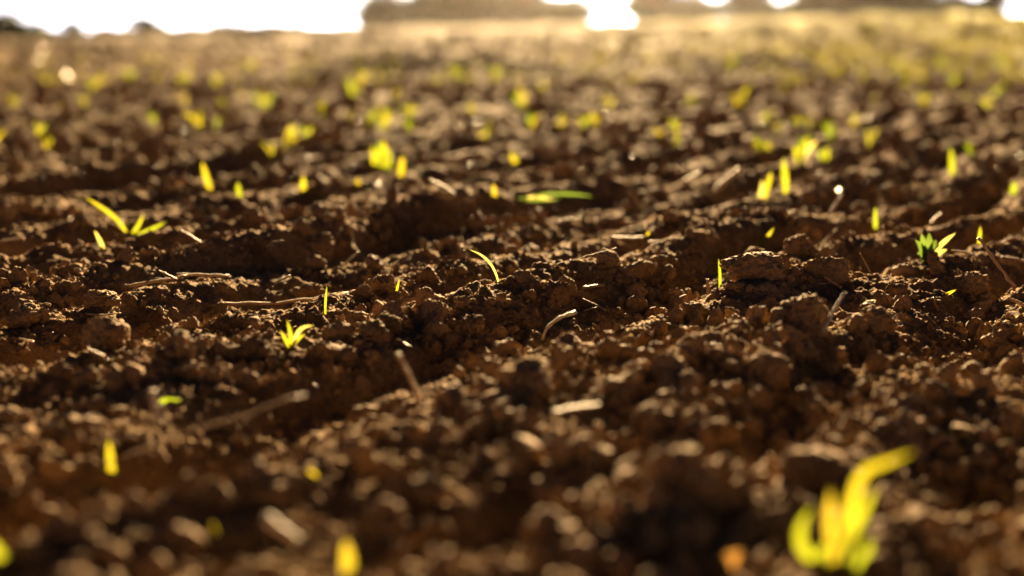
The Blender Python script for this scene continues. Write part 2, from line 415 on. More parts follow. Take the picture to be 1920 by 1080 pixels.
def place_clod(px, py, wpx, hpx, label, k, group='large clods that stand out of the soil', zoff=0.42):
    """px,py = middle of the clod in the photograph; its foot meets the soil below"""
    g = ground_hit(px, py + hpx * 0.42); s = g[1] / FPX
    o = obj('soil_clod', CL_BIG[k % len(CL_BIG)], M_CLOD)
    rx, rz = 1.15 * wpx * s / 2, 1.15 * hpx * s / 2 / 0.78
    o.scale = (rx, (rx + rz) / 2, rz); o.rotation_euler = (0, 0, k * 2.399)
    o.scale = ((rx + rz) / 2 * 0.9 + 0.1 * rx, (rx + rz) / 2 * 0.9 + 0.1 * rx, rz)
    o.location = (g[0], g[1] + rx * 0.4, g[2] + rz * (0.8 - zoff))
    return tag(o, label, 'clod', group)
BIG = [
    (188, 558, 64, 42, 'round brown clod left of the crossed straw stalks'),
    (197, 625, 68, 62, 'tall dark clod standing in shadow below the round left clod'),
    (1420, 500, 125, 46, 'widest ragged clod with a two-bladed shoot behind its peak'),
    (1415, 478, 46, 34, 'peaked lump sitting on top of the widest ragged clod'),
    (1552, 500, 84, 62, 'pointed pale clod right of the widest ragged clod'),
    (1645, 596, 66, 62, 'blocky upright clod right of the shiny leaning straw'),
    (1515, 588, 100, 62, 'big slab-sided clod left of the shiny leaning straw'),
    (1598, 603, 46, 28, 'small flat clod wedged against the blocky upright clod'),
    (985, 708, 116, 74, 'wide flat-topped grey clod in the blurred centre foreground'),
    (1450, 690, 74, 54, 'smooth dark blurred clod right of the flat-topped grey clod'),
    (1040, 546, 58, 48, 'knobbly clod at the centre of the sharp band'),
    (1063, 530, 28, 40, 'small upright clod leaning on the knobbly centre clod'),
    (700, 616, 50, 46, 'rounded clod below the long thin root stalk'),
    (815, 588, 44, 48, 'cone-shaped clod left of the centre of the sharp band'),
    (760, 582, 32, 28, 'small round clod between the cone-shaped clod and the thin stalk'),
    (686, 545, 28, 26, 'left one of two small clods by the tiny forked shoot'),
    (718, 533, 38, 32, 'right one of two small clods by the tiny forked shoot'),
    (868, 566, 34, 28, 'small clod right of the cone-shaped clod'),
    (885, 604, 54, 40, 'blurry lump just in front of the small clods at centre'),
    (576, 546, 54, 40, 'dark clod in the hollow above the long thin root stalk'),
    (598, 462, 52, 42, 'rounded clod crowning the ridge left of the centre hollow'),
    (1550, 880, 150, 110, 'large dark blurred clod left of the tall foreground seedling'),
    (1258, 690, 52, 60, 'pointed dark blurred clod left of the smooth dark one'),
    (1822, 535, 66, 46, 'crumbly clod near the leaning brown stick at the right'),
    (358, 700, 62, 40, 'dark blurred clod in the left foreground above the long stalk'),
    (1380, 535, 40, 22, 'low clod in front of the widest ragged clod'),
    (1305, 578, 60, 30, 'flat lump beside the short upright stub'),
    (1500, 462, 52, 40, 'soft-edged clod behind the widest ragged clod'),
    (40, 590, 60, 56, 'large lump at the left edge beside the round clod'),
    (1060, 650, 58, 52, 'blurry clod below the bent grey straw'),
    (730, 610, 46, 40, 'worn clod just right of the rounded clod below the stalk'),
    (1680, 545, 44, 34, 'clod below the thin upright blade right of centre'),
    (1140, 478, 46, 34, 'clod on the far lip of the centre hollow'),
    (1230, 780, 60, 64, 'dark hazy clod by the clear flake in the foreground'),
]
for k, (px, py, w_, h_, lab) in enumerate(BIG):
    place_clod(px, py, w_, h_, lab, k)

# ------------------------------------------------------------------ what stands and lies on the soil, by its pixels
GS = 'seedlings in and near the focused band'
SEED = [
    ((243, 447), [[(243, 447), (225, 415), (195, 392), (160, 370)], [(246, 445), (258, 425), (269, 403)], [(246, 447), (270, 437), (310, 417)]], 'three-bladed bright seedling spreading wide on the left', 9, None),
    ((195, 472), [([(195, 472), (190, 455), (177, 432)], M_PALE)], 'short pale single blade left of and below the three-bladed seedling', 9, None),
    ((610, 592), [[(610, 592), (610, 565), (613, 536)]], 'thin upright blade crossing the right end of the long root stalk', 5, None),
    ((545, 656), [[(545, 656), (538, 640), (526, 620)], [(545, 654), (546, 630), (538, 600)], [(546, 654), (556, 636), (572, 626)], ([(548, 655), (560, 615), (588, 610)], M_PALE)], 'small tufted seedling below the thin upright blade', 9, None),
    ((741, 550), [[(741, 550), (738, 538), (738, 530)], [(742, 550), (746, 535), (749, 522)]], 'tiny forked shoot in the crumbs left of centre', 5, None),
    ((935, 528), [([(935, 528), (925, 500), (905, 478), (880, 468)], M_PALE)], 'curled pale shoot arching to the left at centre', 5, None),
    ((1350, 537), [[(1350, 537), (1350, 510), (1347, 485)]], 'slim upright blade left of the widest ragged clod', 6, None),
    ((1424, 466), [[(1424, 466), (1424, 450), (1425, 436)], [(1427, 465), (1438, 445), (1451, 427)]], 'two-bladed shoot rising behind the widest ragged clod', 8, None),
    ((1641, 432), [[(1641, 432), (1641, 410), (1641, 388)]], 'single thick upright blade standing alone right of centre', 9, None),
    ((1835, 458), [[(1835, 458), (1837, 440), (1838, 424)]], 'upright blade above the tip of the leaning brown stick', 7, None),
    ((1772, 553), [[(1772, 553), (1780, 549), (1793, 543)]], 'tiny blade lying flat below the green weed', 7, None),
    ((1473, 365), [[(1473, 365), (1472, 330), (1469, 296)]], 'tallest straight blade in the soft row at the right', 14, None),
    ((1425, 372), [([(1425, 372), (1430, 350), (1428, 338)], M_PALE), [(1435, 365), (1440, 345), (1446, 322)]], 'pale two-bladed seedling left of the tallest straight blade', 11, None),
    ((1545, 303), [[(1545, 303), (1540, 290), (1536, 280)], [(1546, 303), (1550, 290), (1552, 274)]], 'blurred blade pair right of the tallest straight blade', 12, None),
    ((1498, 308), [[(1498, 308), (1495, 290), (1490, 272)], [(1500, 308), (1502, 285), (1515, 262)], ([(1500, 306), (1512, 280), (1532, 264)], M_PALE)], 'blurred tuft behind the tallest straight blade', 13, None),
    ((1785, 330), [[(1785, 330), (1784, 300), (1782, 276)]], 'blurred upright blade near the far right furrow', 12, None),
    ((1900, 364), [[(1900, 364), (1899, 352), (1902, 340)]], 'short blurred blade at the right edge', 14, None),
    ((1866, 384), [[(1866, 384), (1870, 378), (1880, 372)]], 'small blurred leaf lying below the short right edge blade', 14, None),
    ((394, 357), [[(394, 357), (388, 335), (379, 303)]], 'leaning soft blade above the three-bladed seedling', 13, None),
    ((451, 372), [[(451, 372), (447, 356), (446, 342)]], 'small soft blade right of the leaning soft blade', 12, None),
    ((569, 363), [[(569, 363), (569, 345), (570, 330)]], 'short soft blade midway between the leaning blade and the orange one', 13, None),
    ((672, 353), [([(672, 353), (671, 345), (670, 334)], M_YEL)], 'short orange-tinged blade on the ridge left of centre', 12, None),
    ((715, 316), [[(705, 316), (702, 295), (698, 275)], [(712, 316), (712, 290), (711, 264)], [(718, 316), (722, 290), (719, 262)], [(726, 316), (729, 300), (728, 280)]], 'four-bladed blurred tuft left of centre', 13, None),
    ((752, 333), [[(752, 333), (752, 312), (755, 292)]], 'single blurred blade right of the four-bladed tuft', 14, None),
    ((970, 314), [[(970, 314), (965, 300), (958, 286)]], 'short blurred blade above the lying green leaves', 14, None),
    ((928, 375), [([(928, 375), (927, 360), (925, 345)], M_YEL)], 'pale yellow stub left of the lying green leaves', 12, None),
    ((960, 372), [([(960, 370), (1000, 376), (1050, 373)], M_GREEN), ([(1000, 366), (1060, 362), (1112, 368)], M_GREEN), ([(985, 371), (1010, 368), (1040, 376)], M_PALE)], 'flattened green grass leaves lying at the rim of the centre hollow', 6, None),
    ((1214, 450), [[(1214, 450), (1213, 442), (1217, 433)]], 'tiny bright blade beside the pale straw behind centre', 9, None),
    ((226, 645), [([(226, 645), (226, 635), (224, 618)], M_YEL)], 'tiny yellow blade beside the tall dark left clod', 7, None),
    ((1355, 1075), [([(1345, 1078), (1365, 1050), (1390, 1032)], M_ORANGE)], 'orange dry leaf at the bottom edge left of the tall seedling', 40, None),
    ((655, 1079), [([(655, 1079), (653, 1050), (650, 1012)], M_YEL)], 'broad yellow blade cut by the bottom edge', 30, None),
    ((4, 1079), [[(10, 1079), (0, 1050), (-16, 1010)]], 'yellow blade in the bottom left corner', 34, None),
    ((210, 905), [[(212, 900), (208, 870), (204, 825)]], 'dim green blade crossing the long blurred stalk', 16, None),
    ((300, 758), [([(298, 752), (330, 752), (366, 762)], M_LEAF)], 'yellow-green blade lying flat above the blurred pale stick', 15, None),
    ((1785, 645), [([(1780, 645), (1779, 638), (1779, 630)], M_YEL)], 'tiny yellow fleck in the dark right hollow', 9, None),
    ((960, 965), [([(962, 966), (960, 950), (957, 936)], M_YEL)], 'small dim yellow leaf in the dark bottom centre', 16, None),
    ((400, 1004), [([(402, 1004), (400, 992), (397, 980)], M_YEL)], 'small dim yellow leaf in the dark bottom left', 16, None),
    ((585, 890), [([(590, 892), (584, 885), (578, 880)], M_YEL)], 'small dim leaf left of the lit centre mound', 14, None),
]

ST = [
    ([(430, 526), (380, 524), (332, 523)], 7, 'upper pinkish stalk of the crossed straw stalks on the left', M_STRAW),
    ([(235, 546), (290, 538), (352, 527)], 8, 'longest stalk of the crossed straw stalks on the left', M_STRAW),
    ([(333, 531), (315, 522), (297, 513)], 5, 'short stub sticking up across the crossed straw stalks', M_STRAW),
    ([(285, 528), (310, 527), (345, 527)], 4, 'thin dark stalk under the crossed straw stalks', M_GREY),
    ([(390, 576), (450, 578), (520, 577), (590, 567), (660, 557)], 7, 'long thin curved root stalk lying left of centre', M_STRAW),
    ([(1080, 596), (1058, 603), (1036, 615), (1024, 626), (1017, 648)], 9, 'bent grey straw at centre in front of the knobbly clod', M_GREY),
    ([(1538, 640), (1555, 610), (1569, 585), (1583, 560)], 10, 'shiny pale straw leaning right in front of the slab-sided clod', M_GREY),
    ([(1903, 552), (1880, 520), (1855, 485), (1833, 457)], 9, 'leaning brown stick near the right edge', M_STRAW),
    ([(1347, 458), (1330, 436), (1312, 411)], 7, 'thin brown stick leaning left behind centre right', M_STRAW),
    ([(1340, 374), (1362, 354), (1386, 334)], 13, 'right one of two blurred pale straw pieces behind centre right', M_PSTRAW),
    ([(1279, 362), (1296, 350), (1314, 340)], 13, 'left one of two blurred pale straw pieces behind centre right', M_STRAW),
    ([(1555, 412), (1567, 393), (1580, 372)], 8, 'blurred whitish straw standing in the soft right furrow', M_PSTRAW),
    ([(852, 380), (832, 366), (806, 352)], 11, 'blurred whitish straw lying on the ridge left of the green leaves', M_PSTRAW),
    ([(1042, 430), (1064, 425), (1088, 422)], 11, 'pale flat leaf fragment lying in the centre hollow', M_PSTRAW),
    ([(1143, 457), (1175, 458), (1208, 457)], 9, 'pale straw lying level behind the needle-thin bright line', M_PSTRAW),
    ([(1033, 501), (1090, 486), (1156, 467)], 2.4, 'needle-thin flare-like bright line slanting across the centre, built as an awn', M_PSTRAW),  # flare-like streak of light modelled as a thin awn
    ([(645, 504), (657, 493), (672, 479)], 6, 'short pale stub in the dark hollow left of centre', M_GREY),
    ([(787, 766), (768, 720), (744, 678)], 13, 'blurred stalk slanting down in the dark centre foreground', M_STRAW),
    ([(300, 824), (292, 790), (286, 758)], 22, 'blurred thick pale stick in the left foreground', M_PSTRAW),
    ([(185, 884), (300, 838), (420, 798), (500, 765), (575, 748)], 6, 'long blurred stalk along the edge of the dark left hollow', M_STRAW),
    ([(498, 1008), (530, 1030), (562, 1052)], 30, 'pale blurred straw piece at the bottom left of centre', M_PSTRAW),
    ([(1035, 806), (1080, 796), (1125, 790)], 26, 'pale blurred flake in the centre foreground', M_PSTRAW),
    ([(0, 464), (22, 460), (46, 458)], 8, 'pale straw at the left edge', M_STRAW),
    ([(378, 463), (358, 450), (338, 439)], 6, 'short straw right of the three-bladed seedling', M_STRAW),
    ([(1577, 548), (1560, 538), (1545, 528)], 7, 'short dark stub beside the pointed pale clod', M_STRAW),
    ([(1329, 562), (1327, 548), (1326, 533)], 8, 'short upright stub left of the low clod', M_STRAW),
    ([(1832, 488), (1808, 478), (1783, 476)], 5, 'thin arched stalk below the green weed', M_STRAW),
    ([(1093, 550), (1112, 547), (1133, 544)], 8, 'short stub lying right of the knobbly centre clod', M_STRAW),
    ([(1092, 564), (1112, 572), (1136, 586)], 3, 'thin curved rootlet below the short stub at centre', M_STRAW),
    ([(790, 670), (772, 663), (755, 652)], 8, 'small orange straw chip in front of the centre clods', M_ORANGE),
    ([(620, 775), (605, 755), (588, 735)], 13, 'orange leaf tip at the end of the long blurred stalk', M_ORANGE),
    ([(195, 682), (180, 675), (163, 666)], 10, 'small blurred straw chip in the left foreground', M_STRAW),
    ([(1921, 503), (1900, 497), (1876, 494)], 9, 'dark stalk end entering at the right edge', M_STRAW),
    ([(1921, 585), (1905, 577), (1890, 570)], 9, 'pale stalk end at the right edge below the brown stick', M_STRAW),
    ([(1632, 515), (1622, 495), (1612, 478)], 3, 'thin rootlet standing beside the pointed pale clod', M_STRAW),
    ([(1668, 460), (1660, 445), (1655, 432)], 6, 'thin twig right of the single thick blade', M_STRAW),
    ([(1745, 430), (1755, 418), (1766, 410)], 8, 'short pale straw above the green weed', M_STRAW),
    ([(1762, 380), (1765, 365), (1768, 348)], 7, 'upright brown twig in the far right furrow', M_STRAW),
    ([(1810, 350), (1805, 335), (1812, 310)], 10, 'soft pale stalk beside the far right upright blade', M_STRAW),
    ([(425, 545), (432, 535), (448, 525)], 3, 'fine pale rootlet curling at the end of the upper stalk', M_PSTRAW),
    ([(500, 470), (508, 460), (530, 458)], 5, 'small pale curled leaf on the ridge left of centre', M_PSTRAW),
    ([(515, 540), (530, 532), (545, 526)], 7, 'dull straw chip in the hollow above the long root stalk', M_GREY),
    ([(1760, 590), (1752, 575), (1748, 565)], 6, 'small reddish stub in the soil at the right', M_ORANGE),
    ([(160, 592), (185, 597), (228, 592)], 4, 'thin yellowish stalk at the foot of the round left clod', M_STRAW),
]

def _line(pl):
    pl = np.array(pl, float)
    return np.concatenate([pl[i] + (pl[i + 1] - pl[i]) * np.linspace(0, 1, 8)[:, None] for i in range(len(pl) - 1)])
# keep loose clods off the spots where shoots and straw show
MANY = []                    # look-alikes, told apart by the landmark they lie nearest to
MARKS = [(235, 420, 'three-bladed bright seedling'), (186, 452, 'short pale single blade'), (611, 564, 'thin upright blade on the root stalk'),
    (548, 630, 'small tufted seedling'), (743, 537, 'tiny forked shoot'), (908, 495, 'curled pale shoot'), (1349, 510, 'slim upright blade'),
    (1420, 495, 'widest ragged clod'), (1641, 410, 'thick upright blade'), (1836, 440, 'blade above the brown stick'), (1738, 470, 'green weed'),
    (1472, 330, 'tallest straight blade'), (1784, 300, 'far right upright blade'), (386, 330, 'leaning soft blade'), (569, 346, 'short soft blade'),
    (670, 344, 'orange-tinged blade'), (714, 288, 'four-bladed tuft'), (965, 300, 'blade above the lying leaves'), (1030, 370, 'lying green leaves'),
    (188, 558, 'round left clod'), (197, 625, 'tall dark left clod'), (330, 530, 'crossed straw stalks'), (470, 577, 'long root stalk'),
    (1040, 546, 'knobbly centre clod'), (1045, 615, 'bent grey straw'), (1560, 600, 'shiny leaning straw'), (1868, 505, 'leaning brown stick'),
    (1330, 436, 'thin brown stick'), (1345, 355, 'two blurred pale straws'), (1567, 393, 'blurred whitish standing straw'), (985, 722, 'flat-topped grey clod'),
    (1450, 690, 'smooth dark blurred clod'), (766, 720, 'blurred slanting stalk'), (292, 790, 'thick pale blurred stick'), (380, 815, 'long blurred stalk'),
    (530, 1030, 'pale straw at the bottom'), (1580, 980, 'tall foreground seedling'), (655, 1045, 'yellow blade at the bottom'), (1365, 1055, 'orange leaf at the bottom'),
    (1080, 797, 'pale blurred flake'), (208, 865, 'dim green blade'), (1550, 880, 'large dark blurred clod'), (1258, 690, 'pointed dark blurred clod'),
    (960, 950, 'dim yellow leaf'), (1822, 535, 'crumbly right clod'), (815, 588, 'cone-shaped clod'), (598, 462, 'clod crowning the left ridge'),
    (1535, 178, 'lone white right pebble'), (297, 279, 'lone white left pebble'), (40, 70, 'far left dark tree'), (288, 70, 'square skyline bush'),
    (500, 75, 'two broad hazy bushes'), (704, 55, 'left edge of the central wood'), (900, 55, 'middle of the central wood'), (1140, 50, 'bright gap in the trees'),
    (1385, 45, 'lone rounded tree'), (1600, 42, 'dark right wood'), (1845, 38, 'pointed lone tree')]
RANK = ['nearest', 'second nearest', 'third nearest', 'fourth nearest', 'fifth nearest', 'sixth nearest', 'seventh nearest', 'eighth nearest', 'ninth nearest', 'tenth nearest']
def tell_apart():
    by = {}
    for o, px, py, base in MANY:
        k = min(range(len(MARKS)), key=lambda i: math.hypot(MARKS[i][0] - px, 1.4 * (MARKS[i][1] - py)))
        dx, dy = px - MARKS[k][0], 1.4 * (py - MARKS[k][1])
        way = ('to the left of' if dx < 0 else 'to the right of') if abs(dx) > abs(dy) else ('above' if dy < 0 else 'below')
        by.setdefault((base, k, way), []).append((math.hypot(dx, dy), o))
    for (base, k, way), row in by.items():
        row.sort(key=lambda t: t[0])
        for n, (_, o) in enumerate(row):
            if n < len(RANK): o['label'] = base + ' ' + (RANK[n] + ' ' if len(row) > 1 else '') + way + ' the ' + MARKS[k][2]
KEEP = np.concatenate([_line(b[0] if isinstance(b, tuple) else b) for q in SEED for b in q[1]] + [_line(q[0]) for q in ST])
def off_limits(px, py, m=22):
    return len(KEEP) and bool((np.hypot(KEEP[:, 0] - px, (KEEP[:, 1] - py) * 0.8) < m).any())

# the next largest clods one can pick apart
ZONES = [((560, 1100), 'blurred brown clod lying in the near dark soil', 'clods in the blurred near soil'),
         ((430, 700), 'sharp crumbly brown clod in the focused middle soil', 'clods in the focused middle soil'),
         ((250, 430), 'soft small brown clod on the ridges behind the focused band', 'clods on the ridges behind')]
def scatter_clods(n):
    made = 0; taken = []
    while made < n:
        px = rng.uniform(-20, 1940); py = rng.choice([rng.uniform(300, 470), rng.uniform(460, 680), rng.uniform(640, 1060)], p=[0.25, 0.5, 0.25])
        wpx = 13 + 30 * rng.random() ** 2.6
        if py > 680: wpx *= 1.5
        if any(abs(px - a) < (wpx + c) * 0.5 and abs(py - b) < (wpx + c) * 0.35 for a, b, c in taken): continue
        if off_limits(px, py - 6, 14 + wpx * 0.5): continue
        taken.append((px, py, wpx))
        g = ground_hit(px, py); s = wpx * g[1] / FPX / 2
        z = 0 if py > 680 else 1 if py > 450 else 2
        o = obj('soil_clod', CL_MID[made % len(CL_MID)], M_CLOD)
        o.scale = (s, s * 0.95, s * (0.8 + 0.4 * rng.random())); o.rotation_euler = (rng.normal(0, 0.5), rng.normal(0, 0.5), rng.uniform(0, 6.28))
        o.location = (g[0], g[1] + s * 0.3, g[2] + s * 0.35)
        tag(o, ZONES[z][1], 'clod', ZONES[z][2]); made += 1; MANY.append((o, px, py, ('blurred near clod', 'crumbly brown clod', 'soft small clod')[z]))
scatter_clods(262)

# all the smaller crumbs, one mass
def crumbs(n):
    d = np.exp(rng.uniform(math.log(0.38), math.log(7.5), n)); sl = rng.uniform(-0.5, 0.5, n)
    x = d * sl; y = d
    keep = noise2(x * 7, y * 7, 77) + rng.normal(0, 0.45, n) > -0.25
    x, y, d = x[keep], y[keep], d[keep]; m = len(x)
    u = rng.random(m)
    r = np.minimum(0.0006 * u ** -0.70 * (1 + 0.9 * noise2(x * 5, y * 5, 88)), 0.011) * np.maximum(d / 1.2, 0.85) ** 0.7
    pz = height(x, y, False)
    vx, vy, vz = x, y * cp - (pz - CAM_H) * sp_, y * sp_ + (pz - CAM_H) * cp
    ppx, ppy = 960 + FPX * vx / vy, 540 - FPX * vz / vy
    big = np.where(r * FPX / d > 4)[0]
    bad = [i for i in big if off_limits(ppx[i], ppy[i] - 4, 9 + r[i] * FPX / d[i])]
    ok = np.ones(m, bool); ok[bad] = False
    x, y, r, m = x[ok], y[ok], r[ok], int(ok.sum())
    nf = 42000                                            # bigger lumps added far out; their shadows darken the rough field
    df = np.exp(rng.uniform(math.log(5.5), math.log(400), nf)); xf = df * rng.uniform(-0.5, 0.5, nf)
    rf = np.minimum(df * rng.uniform(0.0008, 0.0024, nf), 0.10)
    x, y, r, m = np.r_[x, xf], np.r_[y, df], np.r_[r, rf], m + nf
    z = height(x, y) + r * 0.25
    me = bpy.data.meshes.new('crumbs'); me.vertices.add(m)
    me.vertices.foreach_set('co', np.stack([x, y, z], 1).astype(np.float32).ravel())
    a = me.attributes.new('size', 'FLOAT', 'POINT'); a.data.foreach_set('value', r.astype(np.float32))
    b = me.attributes.new('turn', 'FLOAT_VECTOR', 'POINT'); b.data.foreach_set('vector', rng.uniform(0, 6.28, (m, 3)).astype(np.float32).ravel())
    me.update()
    o = obj('soil_crumbs', me, M_CLOD); o['kind'] = 'stuff'
    tag(o, 'loose fine crumbs of brown soil strewn over the ploughed ridges', 'soil crumbs')
    src = []
    for k, sm in enumerate(CL_SM):          # eight real clods at the near edge of the field lend their shapes
        q = obj('soil_clod', sm, M_CLOD); px, py = 120 + k * 230, 985 + 25 * (k % 3)
        g = ground_hit(px, py); s = 26 * g[1] / FPX / 2
        q.scale = (s, s, s); q.location = (g[0], g[1], g[2] + 0.3 * s); tag(q, ZONES[0][1], 'clod', ZONES[0][2]); src.append(q); MANY.append((q, px, py, 'blurred near clod'))
    ng = bpy.data.node_groups.new('crumbs', 'GeometryNodeTree')
    ng.interface.new_socket('Geometry', in_out='INPUT', socket_type='NodeSocketGeometry')
    ng.interface.new_socket('Geometry', in_out='OUTPUT', socket_type='NodeSocketGeometry')
    gi, go = ng.nodes.new('NodeGroupInput'), ng.nodes.new('NodeGroupOutput')
    j = ng.nodes.new('GeometryNodeGeometryToInstance')
    for q in src:
        oi = ng.nodes.new('GeometryNodeObjectInfo'); oi.inputs[0].default_value = q; oi.transform_space = 'ORIGINAL'
        sm_ = ng.nodes.new('GeometryNodeSetMaterial'); sm_.inputs['Material'].default_value = M_CLOD
        g1 = ng.nodes.new('GeometryNodeGeometryToInstance')
        ng.links.new(oi.outputs['Geometry'], g1.inputs[0]); src_out = g1.outputs[0]
        ng.links.new(src_out, j.inputs[0])
    jn = ng.nodes.new('GeometryNodeJoinGeometry')
    for lk in list(ng.links):
        if lk.to_node == j:
            fs = lk.from_socket; ng.links.remove(lk); ng.links.new(fs, jn.inputs[0])
    ng.nodes.remove(j)
    ip = ng.nodes.new('GeometryNodeInstanceOnPoints'); ip.inputs['Pick Instance'].default_value = True
    a1 = ng.nodes.new('GeometryNodeInputNamedAttribute'); a1.data_type = 'FLOAT'; a1.inputs[0].default_value = 'size'
    a2 = ng.nodes.new('GeometryNodeInputNamedAttribute'); a2.data_type = 'FLOAT_VECTOR'; a2.inputs[0].default_value = 'turn'
    ng.links.new(gi.outputs[0], ip.inputs['Points']); ng.links.new(jn.outputs[0], ip.inputs['Instance'])
    ng.links.new(a2.outputs[0], ip.inputs['Rotation']); ng.links.new(a1.outputs[0], ip.inputs['Scale'])
    ng.links.new(ip.outputs[0], go.inputs[0])
    md = o.modifiers.new('crumbs', 'NODES'); md.node_group = ng
crumbs(150000)

# ------------------------------------------------------------------ seedlings
def smooth_path(pts, n):
    pts = np.array(pts, float)
    if len(pts) == 2: pts = np.array([pts[0], (pts[0] + pts[1]) / 2, pts[1]])
    seg = np.r_[0, np.cumsum(np.linalg.norm(np.diff(pts, axis=0), axis=1))]; seg /= seg[-1]
    # quadratic smoothing by repeated corner cutting
    q = pts
    for _ in range(3):
        a = q[:-1] * 0.75 + q[1:] * 0.25; b = q[:-1] * 0.25 + q[1:] * 0.75
        q = np.vstack([q[:1], np.stack([a, b], 1).reshape(-1, 3), q[-1:]])
    s = np.r_[0, np.cumsum(np.linalg.norm(np.diff(q, axis=0), axis=1))]; s /= s[-1]
    t = np.linspace(0, 1, n)
    return np.stack([np.interp(t, s, q[:, i]) for i in range(3)], 1)

def blade_mesh(pts, width, fold=0.25, seg=12, twist=0.3, face=(0, -1, 0)):
    P = smooth_path(pts, seg); v, f = [], []
    T = np.gradient(P, axis=0); T /= np.linalg.norm(T, axis=1)[:, None]
    for i in range(seg):
        t = i / (seg - 1)
        wv = np.cross(T[i], face); wv /= (np.linalg.norm(wv) + 1e-9); nv = np.cross(wv, T[i])
        a = twist * (t - 0.3); wv, nv = wv * math.cos(a) + nv * math.sin(a), nv * math.cos(a) - wv * math.sin(a)
        w = width * 0.5 * min(1, 0.55 + 1.2 * t) * (1 - max(0, (t - 0.55) / 0.45) ** 2.2) + 0.02 * width
        th = width * 0.05
        v += [P[i] - wv * w + nv * w * fold, P[i], P[i] + wv * w + nv * w * fold, P[i] - nv * th]
    for i in range(seg - 1):
        a, b = i * 4, i * 4 + 4
        f += [(a, a + 1, b + 1, b), (a + 1, a + 2, b + 2, b + 1)]
    return mesh('blade', v, f)

def seedling(base, blades, label, wpx=8, m=None, group=None, lean=0.25, name='seedling'):
    """base pixel; blades = pixel polylines starting near the base"""
    g = ground_hit(*base); dep = g[1]; s = dep / FPX
    e = thing(name, label, 'seedling', g, group)
    for k, bl in enumerate(blades):
        bm_ = m
        if isinstance(bl, tuple): bl, bm_ = bl
        pts = []
        for j, (px, py) in enumerate(bl):
            dd = dep + (0 if j == 0 else (j / len(bl)) * lean * s * 60 * random.uniform(-1, 1))
            pts.append(at_depth(px, py, dd) - g)
        pts = [np.array(pts[0]) - np.array([0, 0, 0.006])] + pts
        obj('blade', blade_mesh(pts, wpx * s * 0.85, twist=random.uniform(-0.8, 0.8)), bm_ or M_LEAF, e)
    return e
for base, bl, lab, w_, m in SEED: seedling(base, bl, lab, w_, m, GS)
# the tall blurred seedling in the near right foreground
seedling((1575, 1068), [
    [(1572, 1066), (1585, 1000), (1598, 930), (1615, 880), (1660, 868), (1712, 848)],
    [(1575, 1066), (1590, 1010), (1615, 965), (1640, 915)],
    ([(1568, 1066), (1557, 1010), (1555, 960), (1558, 918)], M_YEL),
    [(1560, 1066), (1505, 1040), (1495, 990), (1522, 952)],
    [(1562, 1070), (1540, 1060), (1535, 1040), (1560, 1012)],
    [(1585, 1070), (1610, 1060), (1625, 1040), (1632, 1010)]],
    'tall many-bladed blurred seedling in the near right foreground', 25, None, GS, lean=0.2)
# the broad-leaved weed at the right
g = ground_hit(1738, 492); s = g[1] / FPX
weed = thing('weed_plant', 'dark green broad-leaved weed with dewy glints at the right', 'weed', g)
for k, (tx, ty, m) in enumerate([(1716, 450, M_GREEN), (1728, 438, M_GREEN), (1742, 436, M_GREEN), (1756, 450, M_GREEN), (1720, 476, M_GREEN),
                                 (1760, 476, M_GREEN), (1735, 460, M_GREEN), (1792, 437, M_PALE), (1776, 468, M_PALE), (1748, 500, M_GREEN)]):
    a = at_depth(1738 + (k % 3 - 1) * 4, 490, g[1]) - g; b = at_depth(tx, ty, g[1] + random.uniform(-0.015, 0.015)) - g
    mid = (a + b) / 2 + np.array([0, random.uniform(-0.006, 0.006), 0.004])
    obj('leaf', blade_mesh([a, mid, b], (12 if m is M_GREEN else 9) * s, 0.3, 10, random.uniform(-1, 1)), m, weed)

# soft seedlings further back: pixel x, y of the foot, height in pixels
MIDS = [(510, 300, 34), (545, 277, 26), (375, 250, 46), (400, 250, 34), (288, 240, 32), (75, 268, 40), (160, 282, 26), (600, 232, 44),
        (573, 264, 34), (480, 206, 40), (500, 206, 34), (415, 206, 24), (345, 168, 36), (405, 166, 34), (172, 176, 32), (85, 168, 26),
        (245, 160, 32), (300, 160, 24), (550, 146, 28), (470, 132, 26), (665, 190, 56), (690, 246, 44), (720, 246, 40), (770, 222, 30),
        (655, 232, 24), (740, 190, 26), (860, 164, 40), (980, 210, 50), (1045, 244, 30), (1265, 260, 40), (1240, 264, 28), (1385, 212, 52),
        (1420, 300, 44), (1440, 300, 36), (1435, 238, 36), (1455, 252, 26), (1500, 240, 26), (1600, 242, 36), (1630, 276, 36),
        (1730, 204, 32), (1855, 212, 30), (1210, 122, 22), (1680, 140, 30), (1760, 134, 26), (1370, 128, 24), (1115, 240, 30), (1090, 240, 28),
        (1560, 150, 24), (1790, 160, 26), (1880, 130, 26), (930, 150, 26), (1140, 205, 28), (1290, 200, 24), (30, 200, 24), (120, 215, 22)]
def tuft(px, py, hpx, label, group, nb=None):
    g = ground_hit(px, py, False); s = g[1] / FPX; h = min(hpx * s, 0.11)
    e = thing('seedling', label, 'seedling', g, group); MANY.append((e, px, py, 'soft blurred seedling'))
    for k in range(nb or random.randint(3, 5)):
        an = random.uniform(0, 6.28); sp = random.uniform(0.15, 0.8) * h; hh = h * random.uniform(0.7, 1.05)
        tip = np.array([math.cos(an) * sp, math.sin(an) * sp * 0.7, hh])
        obj('blade', blade_mesh([(0, 0, -0.006), tip * np.array([0.25, 0.25, 0.6]), tip], h * random.uniform(0.08, 0.14), 0.25, 6, random.uniform(-1, 1)),
            random.choice([M_LEAF, M_LEAF, M_LEAF, M_LEAF, M_YEL]), e)
for px, py, hp in MIDS:
    tuft(px, py, hp, 'soft yellow-green seedling glowing in the blurred field behind the focused band', 'blurred seedlings behind the focused band')
